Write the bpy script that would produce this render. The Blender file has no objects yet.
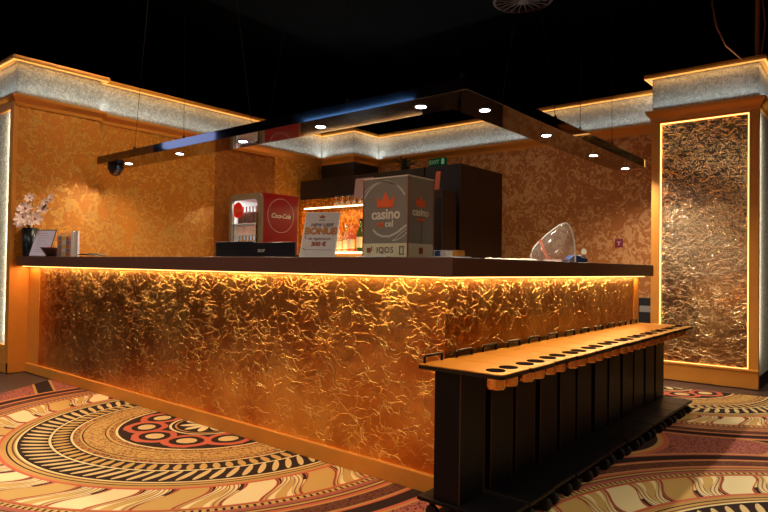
import bpy, bmesh, math, random
from mathutils import Vector, Matrix
random.seed(7)
sc = bpy.context.scene
C = bpy.context.collection
PI = math.pi

# ------------------------------------------------------------------ camera
cam = bpy.data.cameras.new('camera'); co = bpy.data.objects.new('camera', cam); C.objects.link(co)
rt = ((0.77064939, 0.0, -0.63725938), (0.63707702, 0.02392186, 0.77042885), (0.01524443, -0.99971383, 0.01843537))
m = Matrix([[rt[i][0], -rt[i][1], -rt[i][2]] for i in range(3)]).to_4x4()
m.translation = Vector((0, 0, 1.098))
co.matrix_world = m
cam.sensor_width = 36; cam.lens = 36 * 611.9 / 768; cam.clip_end = 100; cam.clip_start = 0.05
sc.camera = co

# ------------------------------------------------------------------ node expressions
class NT:
    def __init__(s, name):
        s.mat = bpy.data.materials.new(name); s.mat.use_nodes = True
        s.t = s.mat.node_tree; s.t.nodes.clear()
    def n(s, typ, **k):
        nd = s.t.nodes.new(typ)
        for a, v in k.items(): setattr(nd, a, v)
        return nd
    def link(s, a, b):
        s.t.links.new(a, b)
    def put(s, sock, v):
        if isinstance(v, S): s.link(v.s, sock)
        elif isinstance(v, bpy.types.NodeSocket): s.link(v, sock)
        elif isinstance(v, (tuple, list)) and len(v) == 3 and sock.type == 'RGBA': sock.default_value = (*v, 1)
        else: sock.default_value = v
    def math(s, op, *a):
        nd = s.n('ShaderNodeMath', operation=op)
        for i, v in enumerate(a): s.put(nd.inputs[i], v)
        return S(s, nd.outputs[0])
    def mix(s, f, a, b):
        nd = s.n('ShaderNodeMix', data_type='RGBA')
        s.put(nd.inputs[0], f); s.put(nd.inputs[6], a); s.put(nd.inputs[7], b)
        return S(s, nd.outputs[2])
    def fmix(s, f, a, b):
        nd = s.n('ShaderNodeMix', data_type='FLOAT')
        s.put(nd.inputs[0], f); s.put(nd.inputs[2], a); s.put(nd.inputs[3], b)
        return S(s, nd.outputs[0])
    def coord(s, kind='Object'):
        return s.n('ShaderNodeTexCoord').outputs[kind]
    def sep(s, v):
        nd = s.n('ShaderNodeSeparateXYZ'); s.put(nd.inputs[0], v)
        return [S(s, o) for o in nd.outputs]
    def comb(s, x, y, z=0.0):
        nd = s.n('ShaderNodeCombineXYZ')
        for i, v in enumerate((x, y, z)): s.put(nd.inputs[i], v)
        return nd.outputs[0]
    def noise(s, vec, scale, detail=4, rough=0.5, dist=0.0, out=0):
        nd = s.n('ShaderNodeTexNoise'); s.put(nd.inputs['Vector'], vec)
        nd.inputs['Scale'].default_value = scale; nd.inputs['Detail'].default_value = detail
        nd.inputs['Roughness'].default_value = rough; nd.inputs['Distortion'].default_value = dist
        return S(s, nd.outputs[out])
    def voro(s, vec, scale, feature='F1', out=0):
        nd = s.n('ShaderNodeTexVoronoi', feature=feature); s.put(nd.inputs['Vector'], vec)
        nd.inputs['Scale'].default_value = scale
        return S(s, nd.outputs[out])
    def ramp(s, v, lo, hi):            # smooth 0..1 between lo and hi
        nd = s.n('ShaderNodeMapRange', interpolation_type='SMOOTHSTEP')
        s.put(nd.inputs[0], v); nd.inputs[1].default_value = lo; nd.inputs[2].default_value = hi
        return S(s, nd.outputs[0])
    def bump(s, h, strength, dist, normal=None):
        nd = s.n('ShaderNodeBump'); nd.inputs['Strength'].default_value = strength
        nd.inputs['Distance'].default_value = dist; s.put(nd.inputs['Height'], h)
        if normal is not None: s.put(nd.inputs['Normal'], normal)
        return nd.outputs[0]
    def out(s, base, rough=0.5, metal=0.0, normal=None, emis=None, estr=0.0, trans=0.0, spec=0.5, coat=0.0, alpha=None, ior=None):
        b = s.n('ShaderNodeBsdfPrincipled'); o = s.n('ShaderNodeOutputMaterial')
        s.put(b.inputs['Base Color'], base); s.put(b.inputs['Roughness'], rough); s.put(b.inputs['Metallic'], metal)
        b.inputs['Transmission Weight'].default_value = trans; b.inputs['Specular IOR Level'].default_value = spec
        b.inputs['Coat Weight'].default_value = coat
        if ior: b.inputs['IOR'].default_value = ior
        if alpha is not None: s.put(b.inputs['Alpha'], alpha)
        if normal is not None: s.put(b.inputs['Normal'], normal)
        if emis is not None:
            s.put(b.inputs['Emission Color'], emis); s.put(b.inputs['Emission Strength'], estr)
        s.link(b.outputs[0], o.inputs[0])
        return s.mat
class S:
    def __init__(s, t, sock): s.t = t; s.s = sock
    def _o(s, op, *a): return s.t.math(op, s, *a)
    def __add__(s, b): return s._o('ADD', b)
    def __radd__(s, b): return s._o('ADD', b)
    def __sub__(s, b): return s._o('SUBTRACT', b)
    def __rsub__(s, b): return s.t.math('SUBTRACT', b, s)
    def __mul__(s, b): return s._o('MULTIPLY', b)
    def __rmul__(s, b): return s._o('MULTIPLY', b)
    def __truediv__(s, b): return s._o('DIVIDE', b)
    def __lt__(s, b): return s._o('LESS_THAN', b)
    def __gt__(s, b): return s._o('GREATER_THAN', b)
    def abs(s): return s._o('ABSOLUTE')
    def frac(s): return s._o('FRACT')
    def floor(s): return s._o('FLOOR')
    def sin(s): return s._o('SINE')
    def cos(s): return s._o('COSINE')
    def sqrt(s): return s._o('SQRT')
    def mx(s, b): return s._o('MAXIMUM', b)
    def mn(s, b): return s._o('MINIMUM', b)

def hexc(r, g, b):                       # display 0..255 -> linear
    f = lambda c: ((c/255 + 0.055)/1.055)**2.4 if c > 10 else c/255/12.92
    return (f(r), f(g), f(b))

def plain(name, col, rough=0.5, metal=0.0, grain=0.06, scale=60, bump=0.0, **k):
    t = NT(name); v = t.coord()
    n = t.noise(v, scale, 3)
    c = t.mix(n, tuple(x*(1-grain*2) for x in col), tuple(min(1, x*(1+grain*2)) for x in col))
    nm = t.bump(n, bump, 0.002) if bump else None
    r = t.fmix(n, max(0.0, rough-0.04), rough+0.04)
    return t.out(c, r, metal, nm, **k)

def emit(name, col, strength):
    t = NT(name); e = t.n('ShaderNodeEmission'); o = t.n('ShaderNodeOutputMaterial')
    e.inputs[0].default_value = (*col, 1); e.inputs[1].default_value = strength
    t.link(e.outputs[0], o.inputs[0]); return t.mat

def glassy(name, tint=(1, 1, 1), opaque=0.12, rough=0.03, body=(0.8, 0.8, 0.8)):
    t = NT(name)
    tr = t.n('ShaderNodeBsdfTransparent'); tr.inputs[0].default_value = (*tint, 1)
    gl = t.n('ShaderNodeBsdfGlossy'); gl.inputs['Roughness'].default_value = rough
    df = t.n('ShaderNodeBsdfDiffuse'); df.inputs[0].default_value = (*body, 1)
    fr0 = t.n('ShaderNodeFresnel'); fr0.inputs[0].default_value = 1.5
    bf = t.n('ShaderNodeNewGeometry'); fr = t.n('ShaderNodeMath', operation='MULTIPLY'); iv = t.n('ShaderNodeMath', operation='SUBTRACT'); iv.inputs[0].default_value = 1.0
    t.link(bf.outputs['Backfacing'], iv.inputs[1]); t.link(fr0.outputs[0], fr.inputs[0]); t.link(iv.outputs[0], fr.inputs[1])
    m1 = t.n('ShaderNodeMixShader'); m1.inputs[0].default_value = opaque
    t.link(tr.outputs[0], m1.inputs[1]); t.link(df.outputs[0], m1.inputs[2])
    m2 = t.n('ShaderNodeMixShader'); t.link(fr.outputs[0], m2.inputs[0])
    t.link(m1.outputs[0], m2.inputs[1]); t.link(gl.outputs[0], m2.inputs[2])
    o = t.n('ShaderNodeOutputMaterial'); t.link(m2.outputs[0], o.inputs[0])
    return t.mat

# ------------------------------------------------------------------ materials
def make_foil(name, dark, light, rough, strength, seed):
    t = NT(name); v = t.coord()
    mp = t.n('ShaderNodeMapping'); mp.inputs['Location'].default_value = (seed, seed*2, seed*3)
    t.link(v, mp.inputs[0]); v = mp.outputs[0]
    wn = t.n('ShaderNodeTexNoise'); wn.inputs['Scale'].default_value = 5; wn.inputs['Detail'].default_value = 4
    t.link(v, wn.inputs['Vector'])
    va = t.n('ShaderNodeVectorMath', operation='MULTIPLY_ADD')
    t.link(wn.outputs['Color'], va.inputs[0]); va.inputs[1].default_value = (.22, .22, .22); t.link(v, va.inputs[2])
    w = va.outputs[0]
    n = t.noise(v, 5.5, 3, .55); n2 = t.noise(w, 22, 3, .6)
    # long fold lines: zero crossings of warped noise, plus short creases from cell edges
    w2 = t.n('ShaderNodeMapping'); w2.inputs['Rotation'].default_value = (0, .6, .5); w2.inputs['Scale'].default_value = (.62, 1.0, 1.25); t.link(w, w2.inputs[0]); w2 = w2.outputs[0]
    e1 = t.voro(w2, 12, 'DISTANCE_TO_EDGE'); e2 = t.voro(w2, 21, 'DISTANCE_TO_EDGE'); e3 = t.voro(w, 40, 'DISTANCE_TO_EDGE')
    gate = t.ramp(t.noise(v, 9, 2), .40, .56); gate2 = t.ramp(t.noise(v, 13, 2, .5, .4), .46, .58)
    r1 = (1.0 - t.ramp(e1, 0.0, .034))*gate; r2 = (1.0 - t.ramp(e2, 0.0, .046))*gate2; r3 = 1.0 - t.ramp(e3, 0.0, .15)
    cell = t.voro(w, 12, 'F1')
    h = n*.60 + n2*0.24 + r1*.12 + r2*.085 + r3*.012 + cell*.13
    big = t.noise(v, 2.2, 3, .5)
    fine = t.noise(v, 160, 2)
    col = t.mix(t.ramp(big, .35, .68), dark, light)
    col = t.mix(t.math('MAXIMUM', r1, r2)*.85, col, tuple(min(1, c*1.45) for c in light))  # creases tinted paler: the led glints they catch, put into the colour
    r = t.fmix(fine, rough-.05, rough+.08)
    nm = t.bump(h, strength, 0.016)
    return t.out(col, r, 1.0, nm)

def make_damask(name, base, patch, metal, rough, sc_=7.0):
    t = NT(name); v = t.coord()
    wn = t.n('ShaderNodeTexNoise'); wn.inputs['Scale'].default_value = 6; wn.inputs['Detail'].default_value = 2
    t.link(v, wn.inputs['Vector'])
    va = t.n('ShaderNodeVectorMath', operation='MULTIPLY_ADD')
    t.link(wn.outputs['Color'], va.inputs[0]); va.inputs[1].default_value = (.3, .3, .3); t.link(v, va.inputs[2])
    w = va.outputs[0]
    a = t.noise(w, sc_, 3, .55, 1.4); b = t.noise(v, 38, 3, .6, .8); big = t.noise(v, 1.6, 2)
    k = t.ramp(a + (b - 0.5)*0.35 + (big - 0.5)*0.25, .47, .60)
    sp = t.ramp(b, .42, .72)
    col = t.mix(k, t.mix(sp, base, tuple(x*1.25 for x in base)), t.mix(sp, patch, tuple(min(1, x*1.2) for x in patch)))
    r = t.fmix(k, rough+.14, rough)
    mt = t.fmix(k, metal*.5, metal)
    return t.out(col, r, mt, t.bump(b*.6 + k*.4, .35, .004))

def make_carpet():
    t = NT('carpet_pile'); v = t.coord()
    x, y, z = t.sep(v)
    DK = hexc(50, 32, 26); GO = hexc(204, 162, 92); CR = hexc(238, 214, 160); CO = hexc(200, 100, 72)
    MA = hexc(84, 36, 40); PK = hexc(170, 96, 78); OR = hexc(196, 142, 80); BR = hexc(112, 66, 42)
    pile = t.noise(v, 420, 2); speck = t.voro(v, 62, 'F1'); fil = t.noise(v, 48, 3, .6, 1.2)
    def dist(cx, cy):
        dx = x - cx; dy = y - cy
        return dx, dy, (dx*dx + dy*dy).sqrt()
    ax, ay, ar = dist(-3.613, 2.509); bx_, by_, br = dist(.596, 2.457); cx_, cy_, cr = dist(-1.68, 6.30)
    ex, ey, er = dist(-5.55, -1.70); gx, gy, gr = dist(-1.50, -1.45)
    br2 = br - .32
    # nearest medallion
    def pick(m, a, b): return t.fmix(m, a, b)
    r, dx, dy = ar, ax, ay
    sel_b = br2 < r
    r = pick(sel_b, r, br2); dx = pick(sel_b, dx, bx_); dy = pick(sel_b, dy, by_)
    for (px, py, pr) in ((cx_, cy_, cr), (ex, ey, er), (gx, gy, gr)):
        s_ = pr < r
        r = pick(s_, r, pr); dx = pick(s_, dx, px); dy = pick(s_, dy, py); sel_b = sel_b*(1.0 - s_)
    u = t.math('ARCTAN2', dy, dx) / (2*PI) + 0.5
    kf = sel_b*0.25 + 1.0
    # field
    col = t.mix(t.ramp(speck, .32, .45), MA, PK)
    dotted = t.mix(t.ramp(speck, .38, .5), MA, BR)
    def over(mask, c):
        nonlocal col
        col = t.mix(mask, col, c)
    def band(v_, a, b): return (v_ > a)*(v_ < b)
    # straight bands crossing the field
    for (nx, ny, dd, ww) in ((.10, .995, 4.62, .05), (-.18, .98, 4.98, .045), (.995, -.10, -.95, .05), (.98, .18, -1.1, .05), (.30, .954, .44, .06)):
        q = (x*nx + y*ny - dd).abs()
        over(q < ww+.02, OR); over(q < ww, DK)
    # small roundels between the medallions
    for (sx, sy) in ((-1.70, 4.10), (-1.40, .60), (1.6, 4.9)):
        _, _, q = dist(sx, sy)
        for rr, cc in ((.62, CO), (.585, OR), (.55, DK), (.44, CO), (.41, OR), (.37, DK), (.27, GO), (.22, CR), (.10, DK)):
            over(q < rr, cc)
    # rings outside the ovals, outermost first
    for rr, cc in ((1.905, OR), (1.885, CO), (1.865, DK), (1.785, CO), (1.77, OR), (1.755, dotted), (1.665, OR), (1.65, CO), (1.63, BR), (1.615, GO), (1.60, BR), (1.585, PK), (1.555, CO)):
        over(r < rr, cc)
    bead = (((u*kf*280).frac() - .5).abs() < .3)
    over(band(r, 1.525, 1.552), t.mix(bead, DK, GO))
    over(r < 1.525, OR); over(r < 1.517, DK)
    # oval band 1.24..1.51 : alternate panels divided by s shaped lines
    tt = (r - 1.24)/.272
    s_ = u*kf*24 + ((tt - .5)*PI).sin()*.22
    c = (s_*1.0).frac(); par = (s_*.5).frac() < .5
    c = t.math('SUBTRACT', c, 0.0)
    wob = t.noise(v, 9, 1)
    panel = t.mix(par, GO, CR)
    edge = (c - .27).abs()                       # panel spans c .03..(.51)
    thin = (tt*PI).sin()*.05 + .20
    tul = ((c - .76).abs())
    tl = ((tul*15 - tt*1.9).frac() < .30)
    motif = t.mix(tl, t.mix(tt, CR, GO), hexc(140, 92, 58))
    tri = (tul < (tt - .12)*.20)*(tt > .12)
    motif = t.mix(tri, motif, t.mix((tul*40).sin() > 0.0, CR, GO))
    motif = t.mix((tul > .18 + .0)*(tt < .32), motif, DK)
    oval = motif
    oval = t.mix(edge < thin + .055, oval, CO); oval = t.mix(edge < thin + .035, oval, BR)
    oval = t.mix(edge < thin + .015, oval, CO); oval = t.mix(edge < thin, oval, panel)
    over(band(r, 1.24, 1.512), oval)
    over((r - 1.505).abs() < .008, CO)
    # stripes 1.136..1.24
    for rr, cc in ((1.245, CO), (1.225, OR), (1.20, GO), (1.195, DK), (1.185, GO), (1.165, BR), (1.155, GO), (1.148, CR), (1.137, DK)):
        over(r < rr, cc)
    # leaf wreath .85..1.136
    N = 84
    a1 = (u*kf*N).frac() - .5
    q1 = (r - .915)/.045; leaf1 = (a1*a1*9.5 + q1*q1*(q1*.22 + .8)) < .86
    over(leaf1*band(r, .86, .965), GO)
    a2 = (u*kf*N + (r - 1.05)*7.0).frac() - .5
    q2 = (r - 1.045)/.078; leaf2 = (a2*a2*15.0 + q2*q2) < .95
    over(leaf2, t.mix(pile, GO, CR))
    over((r - .965).abs() < .007, CR)
    # filigree .56..0.85
    for rr, cc in ((.852, CR), (.84, t.mix(fil > .5, OR, BR)), (.80, GO), (.788, DK), (.78, t.mix(t.ramp(fil, .50, .58), GO, hexc(150, 92, 52))), (.655, DK), (.648, GO), (.63, t.mix(fil > .5, OR, BR)), (.592, CR), (.578, DK)):
        over(r < rr, cc)
    # interlaced eyes
    a3 = ((u*10).frac() - .5)*.25; q3 = r - .405
    d3 = (a3*a3*1.0 + q3*q3*1.25).sqrt()
    wv = ((u*10*PI).sin())
    rope = (q3 - wv*.125).abs() < .028; rope2 = (q3 + wv*.125).abs() < .028
    over((d3 < .150), CO); over(d3 < .112, DK); over(d3 < .062, t.mix(pile, GO, CR))
    over((rope + rope2 > .5)*band(r, .27, .55)*(d3 > .105), CO)
    over(r < .262, CR); over(r < .245, DK); over(r < .225, OR); over(r < .212, DK)
    star = r < ((u*10*PI).sin().abs()*.12 + .07)
    over(star*(r < .19), CR)
    col = t.mix(pile*.28, col, (0.03, 0.015, 0.01))
    return t.out(col, .95, 0, t.bump(pile, .5, .003), spec=.15)

M = {}
M['carpet'] = make_carpet()
M['foil'] = make_foil('crumpled_gold_foil', hexc(208, 134, 66), hexc(242, 186, 108), .32, .9, 0.0)
M['foil_dark'] = make_foil('crumpled_bronze_foil', hexc(204, 152, 108), hexc(240, 206, 162), .22, .9, 4.0)
M['wall_gold'] = make_damask('gold_damask', hexc(196, 118, 28), hexc(230, 168, 80), .7, .36, 9.0)
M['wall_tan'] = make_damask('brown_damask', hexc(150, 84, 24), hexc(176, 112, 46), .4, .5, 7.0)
M['wall_brown'] = make_damask('copper_damask', hexc(168, 100, 44), hexc(206, 150, 96), .45, .45, 9.0)
M['grey_damask'] = make_damask('silver_damask', hexc(138, 142, 138), hexc(170, 173, 168), .1, .5, 30.0)
M['mosaic'] = make_damask('white_mosaic', hexc(176, 170, 150), hexc(220, 216, 200), .2, .4, 26.0)
M['satin'] = plain('satin_orange_trim', hexc(220, 144, 56), .42, .25, .05, 9)
M['worktop'] = plain('dark_laminate', hexc(90, 60, 50), .38, 0, .08, 40)
M['carcass'] = plain('dark_carcass', hexc(22, 16, 14), .6)
M['black_gloss'] = plain('black_mirror_panel', hexc(14, 12, 14), .06, 0, .02, 5, spec=.7, coat=.6)
M['black_metal'] = plain('black_powder_coat', hexc(17, 13, 13), .38, 0, .05, 80, spec=.35)
M['brown_metal'] = plain('bronze_lacquer', hexc(206, 148, 50), .36, .7, .03, 14)
M['copper'] = plain('copper_ring', hexc(236, 172, 92), .2, 1.0, .05, 20)
M['highlight_brown'] = plain('brown_highlight', hexc(92, 56, 34), .4, .3)
M['stand_black'] = plain('satin_black_laminate', hexc(10, 8, 9), .45, 0, .05, 30, spec=.2)
M['rubber'] = plain('rubber', hexc(20, 18, 18), .6)
M['hole'] = plain('dark_recess', hexc(26, 10, 8), .95, spec=.02)
M['black_wall'] = plain('matt_black_paint', (.0012, .001, .001), .95, spec=.05)
M['tile'] = plain('brown_vinyl', hexc(70, 50, 42), .5, 0, .15, 6)
M['blackmat'] = plain('black_laminate', hexc(15, 12, 13), .32, 0, .05, 8)
M['blackmat_brown'] = plain('dark_brown_laminate', hexc(32, 20, 15), .4, 0, .05, 8)
M['plastic_black'] = plain('black_plastic', hexc(24, 24, 27), .4)
M['white_plastic'] = plain('white_plastic', hexc(225, 225, 220), .4)
M['red'] = plain('red_enamel', hexc(136, 12, 24), .3, 0, .03, 10)
M['red_bright'] = plain('red_badge', hexc(226, 40, 34), .4)
M['grey_frame'] = plain('grey_green_door_frame', hexc(128, 124, 108), .4, .3)
M['liner'] = plain('white_cooler_liner', hexc(225, 232, 230), .5)
M['paper'] = plain('paper', hexc(206, 196, 196), .7)
M['paper_lav'] = plain('lavender_paper', hexc(190, 182, 205), .7)
M['ink'] = plain('ink', hexc(96, 60, 62), .7)
M['ink_red'] = plain('rust_ink', hexc(150, 66, 34), .7)
M['ink_gold'] = plain('gold_ink', hexc(216, 150, 60), .7)
M['panel_grey'] = plain('grey_print', hexc(136, 130, 120), .5)
M['panel_cream'] = plain('cream_print', hexc(226, 214, 180), .5)
M['print_orange'] = plain('orange_print', hexc(236, 104, 50), .5)
M['print_white'] = plain('white_print', hexc(232, 228, 215), .5)
M['print_light'] = plain('pale_curve_print', hexc(205, 202, 194), .5)
M['pin'] = plain('copper_edge_trim', hexc(160, 92, 50), .4, .3)
M['petal'] = plain('petal', hexc(236, 206, 196), .6)
M['petal_dark'] = plain('petal_heart', hexc(170, 84, 84), .6)
M['stem'] = plain('stem', hexc(70, 60, 36), .6)
M['leaf'] = plain('dark_leaf', hexc(26, 46, 20), .5)
M['vase'] = plain('black_ceramic', hexc(22, 30, 32), .25)
M['wood_red'] = plain('reddish_wood', hexc(150, 66, 34), .5)
M['glass'] = glassy('clear_glass', (1, 1, 1), .03)
M['glass_rim'] = glassy('faint_frosted_glass', (1, .97, .9), .30, .05, (.9, .8, .65))
M['hood'] = glassy('clear_acrylic_hood', (.94, .94, .93), .08, .06, (.75, .68, .58))
M['bottle_green'] = glassy('green_glass', (.25, .45, .15), .25, .04, (.05, .12, .03))
M['bottle_pink'] = glassy('pink_glass', (1, .55, .45), .3, .04, (.8, .25, .18))
M['bottle_clear'] = glassy('clear_bottle_glass', (1, .9, .75), .2, .04, (.9, .8, .6))
M['bottle_amber'] = plain('amber_drink', hexc(196, 130, 30), .2)
M['bottle_dark'] = plain('dark_drink', hexc(60, 26, 20), .2)
M['can'] = plain('white_red_can', hexc(226, 196, 190), .35)
M['label'] = plain('bottle_label', hexc(226, 205, 160), .6)
M['blue'] = plain('blue_gloss', hexc(60, 84, 140), .25)
M['bowl'] = plain('brown_bowl', hexc(64, 30, 20), .3)
M['sweet'] = plain('sweet_wrapper', hexc(210, 180, 160), .4)
M['exit_green'] = emit('exit_green', hexc(14, 60, 30), .35)
M['exit_white'] = emit('exit_white', hexc(120, 150, 110), .5)
M['led_warm'] = emit('led_warm', (1.0, .50, .13), 4)
M['led_line'] = emit('led_warm_line', (1.0, .42, .09), 1.7)
M['led_white'] = emit('led_cool', (1.0, .95, .82), 6)
M['cab'] = plain('steel_cable', hexc(24, 20, 18), .8, spec=.1)
M['led_niche'] = emit('led_niche', (1.0, .74, .38), 7)
M['cooler_light'] = emit('cooler_light', (.9, 1.0, .98), 1.6)
M['spot_disc'] = emit('spot_lens', (.80, .84, 1.0), 30)
M['lamp_disc'] = emit('ceiling_lamp_lens', (1.0, .72, .42), 40)
def make_niche():
    t = NT('amber_mosaic'); v = t.coord()
    k = t.voro(v, 26, 'F1'); d = t.voro(v, 26, 'DISTANCE_TO_EDGE')
    c = t.mix(t.ramp(k, .2, .7), hexc(224, 140, 40), hexc(150, 78, 14))
    return t.out(c, .35, .5, t.bump(d, .6, .01))
M['niche'] = make_niche()

# ------------------------------------------------------------------ mesh helpers
class MB:
    def __init__(s): s.bm = bmesh.new()
    def box(s, x0, x1, y0, y1, z0, z1):
        vs = [s.bm.verts.new((x, y, z)) for z in (z0, z1) for (x, y) in ((x0, y0), (x1, y0), (x1, y1), (x0, y1))]
        for f in ((3, 2, 1, 0), (4, 5, 6, 7), (0, 1, 5, 4), (1, 2, 6, 5), (2, 3, 7, 6), (3, 0, 4, 7)):
            s.bm.faces.new([vs[i] for i in f])
        return s
    def prism(s, pts, h, frame=None):
        # pts 2d outline; frame maps (u, v, w)->Vector ; default xy, extrude z
        f = frame or (lambda u, v, w: Vector((u, v, w)))
        w0, w1 = h
        a = [s.bm.verts.new(f(u, v, w0)) for u, v in pts]; b = [s.bm.verts.new(f(u, v, w1)) for u, v in pts]
        n = len(pts)
        s.bm.faces.new(a[::-1]); s.bm.faces.new(b)
        for i in range(n): s.bm.faces.new((a[i], a[(i+1) % n], b[(i+1) % n], b[i]))
        return s
    def lathe(s, prof, c=(0, 0, 0), n=20, ax=None):
        # prof [(r, z)] ; around z (or matrix ax)
        mt = ax or Matrix.Identity(4); c = Vector(c); rings = []
        for r, z in prof:
            if r < 1e-5: rings.append([s.bm.verts.new(c + mt @ Vector((0, 0, z)))])
            else: rings.append([s.bm.verts.new(c + mt @ Vector((r*math.cos(2*PI*k/n), r*math.sin(2*PI*k/n), z))) for k in range(n)])
        for A, B in zip(rings, rings[1:]):
            for k in range(n):
                k2 = (k+1) % n
                if len(A) == 1 and len(B) == 1: continue
                if len(A) == 1: s.bm.faces.new((A[0], B[k], B[k2]))
                elif len(B) == 1: s.bm.faces.new((A[k], A[k2], B[0]))
                else: s.bm.faces.new((A[k], A[k2], B[k2], B[k]))
        if len(rings[0]) > 1: s.bm.faces.new(rings[0][::-1])
        if len(rings[-1]) > 1: s.bm.faces.new(rings[-1])
        return s
    def tube(s, pts, r, n=8):
        pts = [Vector(p) for p in pts]; rr = r if isinstance(r, (list, tuple)) else [r]*len(pts)
        rings = []
        for i, p in enumerate(pts):
            d = (pts[min(i+1, len(pts)-1)] - pts[max(i-1, 0)]).normalized()
            up = Vector((0, 0, 1)) if abs(d.z) < .95 else Vector((1, 0, 0))
            a = d.cross(up).normalized(); b = d.cross(a)
            rings.append([s.bm.verts.new(p + (a*math.cos(2*PI*k/n) + b*math.sin(2*PI*k/n))*rr[i]) for k in range(n)])
        for A, B in zip(rings, rings[1:]):
            for k in range(n): s.bm.faces.new((A[k], A[(k+1) % n], B[(k+1) % n], B[k]))
        s.bm.faces.new(rings[0][::-1]); s.bm.faces.new(rings[-1])
        return s
    def sweep(s, path, prof, closed=False):
        # path: xy points, prof: (offset to the right of travel, z) closed outline; mitred corners
        P = [Vector((x, y)) for x, y in path]; n = len(P); rings = []
        for i in range(n):
            if i == 0 and not closed: d1 = d2 = (P[1]-P[0]).normalized()
            elif i == n-1 and not closed: d1 = d2 = (P[-1]-P[-2]).normalized()
            else: d1 = (P[i]-P[i-1]).normalized(); d2 = (P[(i+1) % n]-P[i]).normalized()
            n1 = Vector((d1.y, -d1.x)); n2 = Vector((d2.y, -d2.x)); mm = (n1+n2)
            mm = mm / max(1e-6, mm.length_squared) * 2
            rings.append([s.bm.verts.new((P[i].x + mm.x*o, P[i].y + mm.y*o, z)) for o, z in prof])
        k = len(prof)
        pairs = list(zip(rings, rings[1:])) + ([(rings[-1], rings[0])] if closed else [])
        for A, B in pairs:
            for j in range(k): s.bm.faces.new((A[j], B[j], B[(j+1) % k], A[(j+1) % k]))
        if not closed:
            s.bm.faces.new(rings[0]); s.bm.faces.new(rings[-1][::-1])
        return s
    def build(s, name, mat, parent=None, bevel=0, smooth=False):
        bmesh.ops.recalc_face_normals(s.bm, faces=s.bm.faces)
        me = bpy.data.meshes.new(name); s.bm.to_mesh(me); s.bm.free()
        me.materials.append(M[mat] if isinstance(mat, str) else mat)
        if smooth: me.polygons.foreach_set('use_smooth', [True]*len(me.polygons))
        o = bpy.data.objects.new(name, me); C.objects.link(o)
        if parent: o.parent = parent
        if bevel:
            b = o.modifiers.new('bevel', 'BEVEL'); b.width = bevel; b.segments = 2; b.limit_method = 'ANGLE'
        return o

def thing(name, label, cat, loc=(0, 0, 0), rz=0, group=None):
    o = bpy.data.objects.new(name, None); C.objects.link(o); o.empty_display_size = .1
    o.location = loc; o.rotation_euler = (0, 0, rz)
    return tag(o, label, cat, group)
def tag(o, label, cat, group=None):
    o['label'] = label; o['category'] = cat
    if group: o['group'] = group
    return o
def struct(o): o['kind'] = 'structure'; return o
def copy_tree(o, parent=None):
    c = o.copy(); C.objects.link(c)
    if parent: c.parent = parent
    for ch in list(o.children): copy_tree(ch, c)
    return c
def box(name, mat, parent, *b, bevel=0): return MB().box(*b).build(name, mat, parent, bevel)
def text(name, body, size, mat, parent, mtx, ext=.0008, shear=0, bold=0, align='CENTER', space=1.0):
    cu = bpy.data.curves.new(name, 'FONT'); cu.body = body; cu.size = size; cu.extrude = ext
    cu.align_x = align; cu.shear = shear; cu.offset = bold; cu.space_character = space; cu.resolution_u = 4
    tmp = bpy.data.objects.new('tmp', cu); C.objects.link(tmp)
    dg = bpy.context.evaluated_depsgraph_get()
    me = bpy.data.meshes.new_from_object(tmp.evaluated_get(dg))
    bpy.data.objects.remove(tmp); bpy.data.curves.remove(cu)
    me.name = name; me.materials.clear(); me.materials.append(M[mat])
    me.transform(mtx)
    o = bpy.data.objects.new(name, me); C.objects.link(o); o.parent = parent
    return o
def face_front(x, y, z):           # text plane facing -y
    return Matrix.Translation((x, y, z)) @ Matrix.Rotation(PI/2, 4, 'X')
def face_right(x, y, z):           # text plane facing +x
    return Matrix.Translation((x, y, z)) @ Matrix.Rotation(PI/2, 4, 'Z') @ Matrix.Rotation(PI/2, 4, 'X')

def area(name, loc, size, energy, col, rot=(0, 0, 0), spread=None):
    l = bpy.data.lights.new(name, 'AREA'); l.shape = 'RECTANGLE'; l.size, l.size_y = size
    l.energy = energy; l.color = col
    if spread: l.spread = spread
    o = bpy.data.objects.new(name, l); C.objects.link(o); o.location = loc; o.rotation_euler = rot
    return o
def spot(name, loc, target, energy, col, ang, blend=.5, r=.05):
    l = bpy.data.lights.new(name, 'SPOT'); l.energy = energy; l.color = col; l.spot_size = math.radians(ang)
    l.spot_blend = blend; l.shadow_soft_size = r
    o = bpy.data.objects.new(name, l); C.objects.link(o); o.location = loc
    o.rotation_euler = (Vector(target) - Vector(loc)).to_track_quat('-Z', 'Y').to_euler()
    return o

# ================================================================== SETTING
struct(box('floor', 'tile', None, -11, 7, -7, 11, -.1, -.008))
g = MB(); g.prism([(-5.35, -6), (6, -6), (6, 7.0), (2, 6.85), (-1.66, 6.235), (-6.35, 5.3), (-6.20, 2.9), (-6.03, 2.40), (-5.68, 1.9), (-4.9, .76)], (-.009, 0))
tag(g.build('carpet', 'carpet'), 'patterned carpet with large round gold and brown medallions in front of the bar', 'carpet')
struct(box('ceiling', 'black_wall', None, -11, 7, -7, 11, 4.4, 4.5))
struct(box('wall_far_left', 'black_wall', None, -11.1, -11, -7, 11, -.1, 4.5))
struct(box('wall_far_back', 'black_wall', None, -11, 7, 11, 11.1, -.1, 4.5))
struct(box('wall_far_right', 'black_wall', None, 7, 7.1, -7, 11, -.1, 4.5))
struct(box('wall_rear', 'black_wall', None, -11, 7, -7.1, -7, -.1, 4.5))

ZC, ZT = 2.763, 3.10
LX1, LX2, BY = -6.70, -6.80, 7.24      # near and far left wall planes, back wall plane
JY = 3.17
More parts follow.
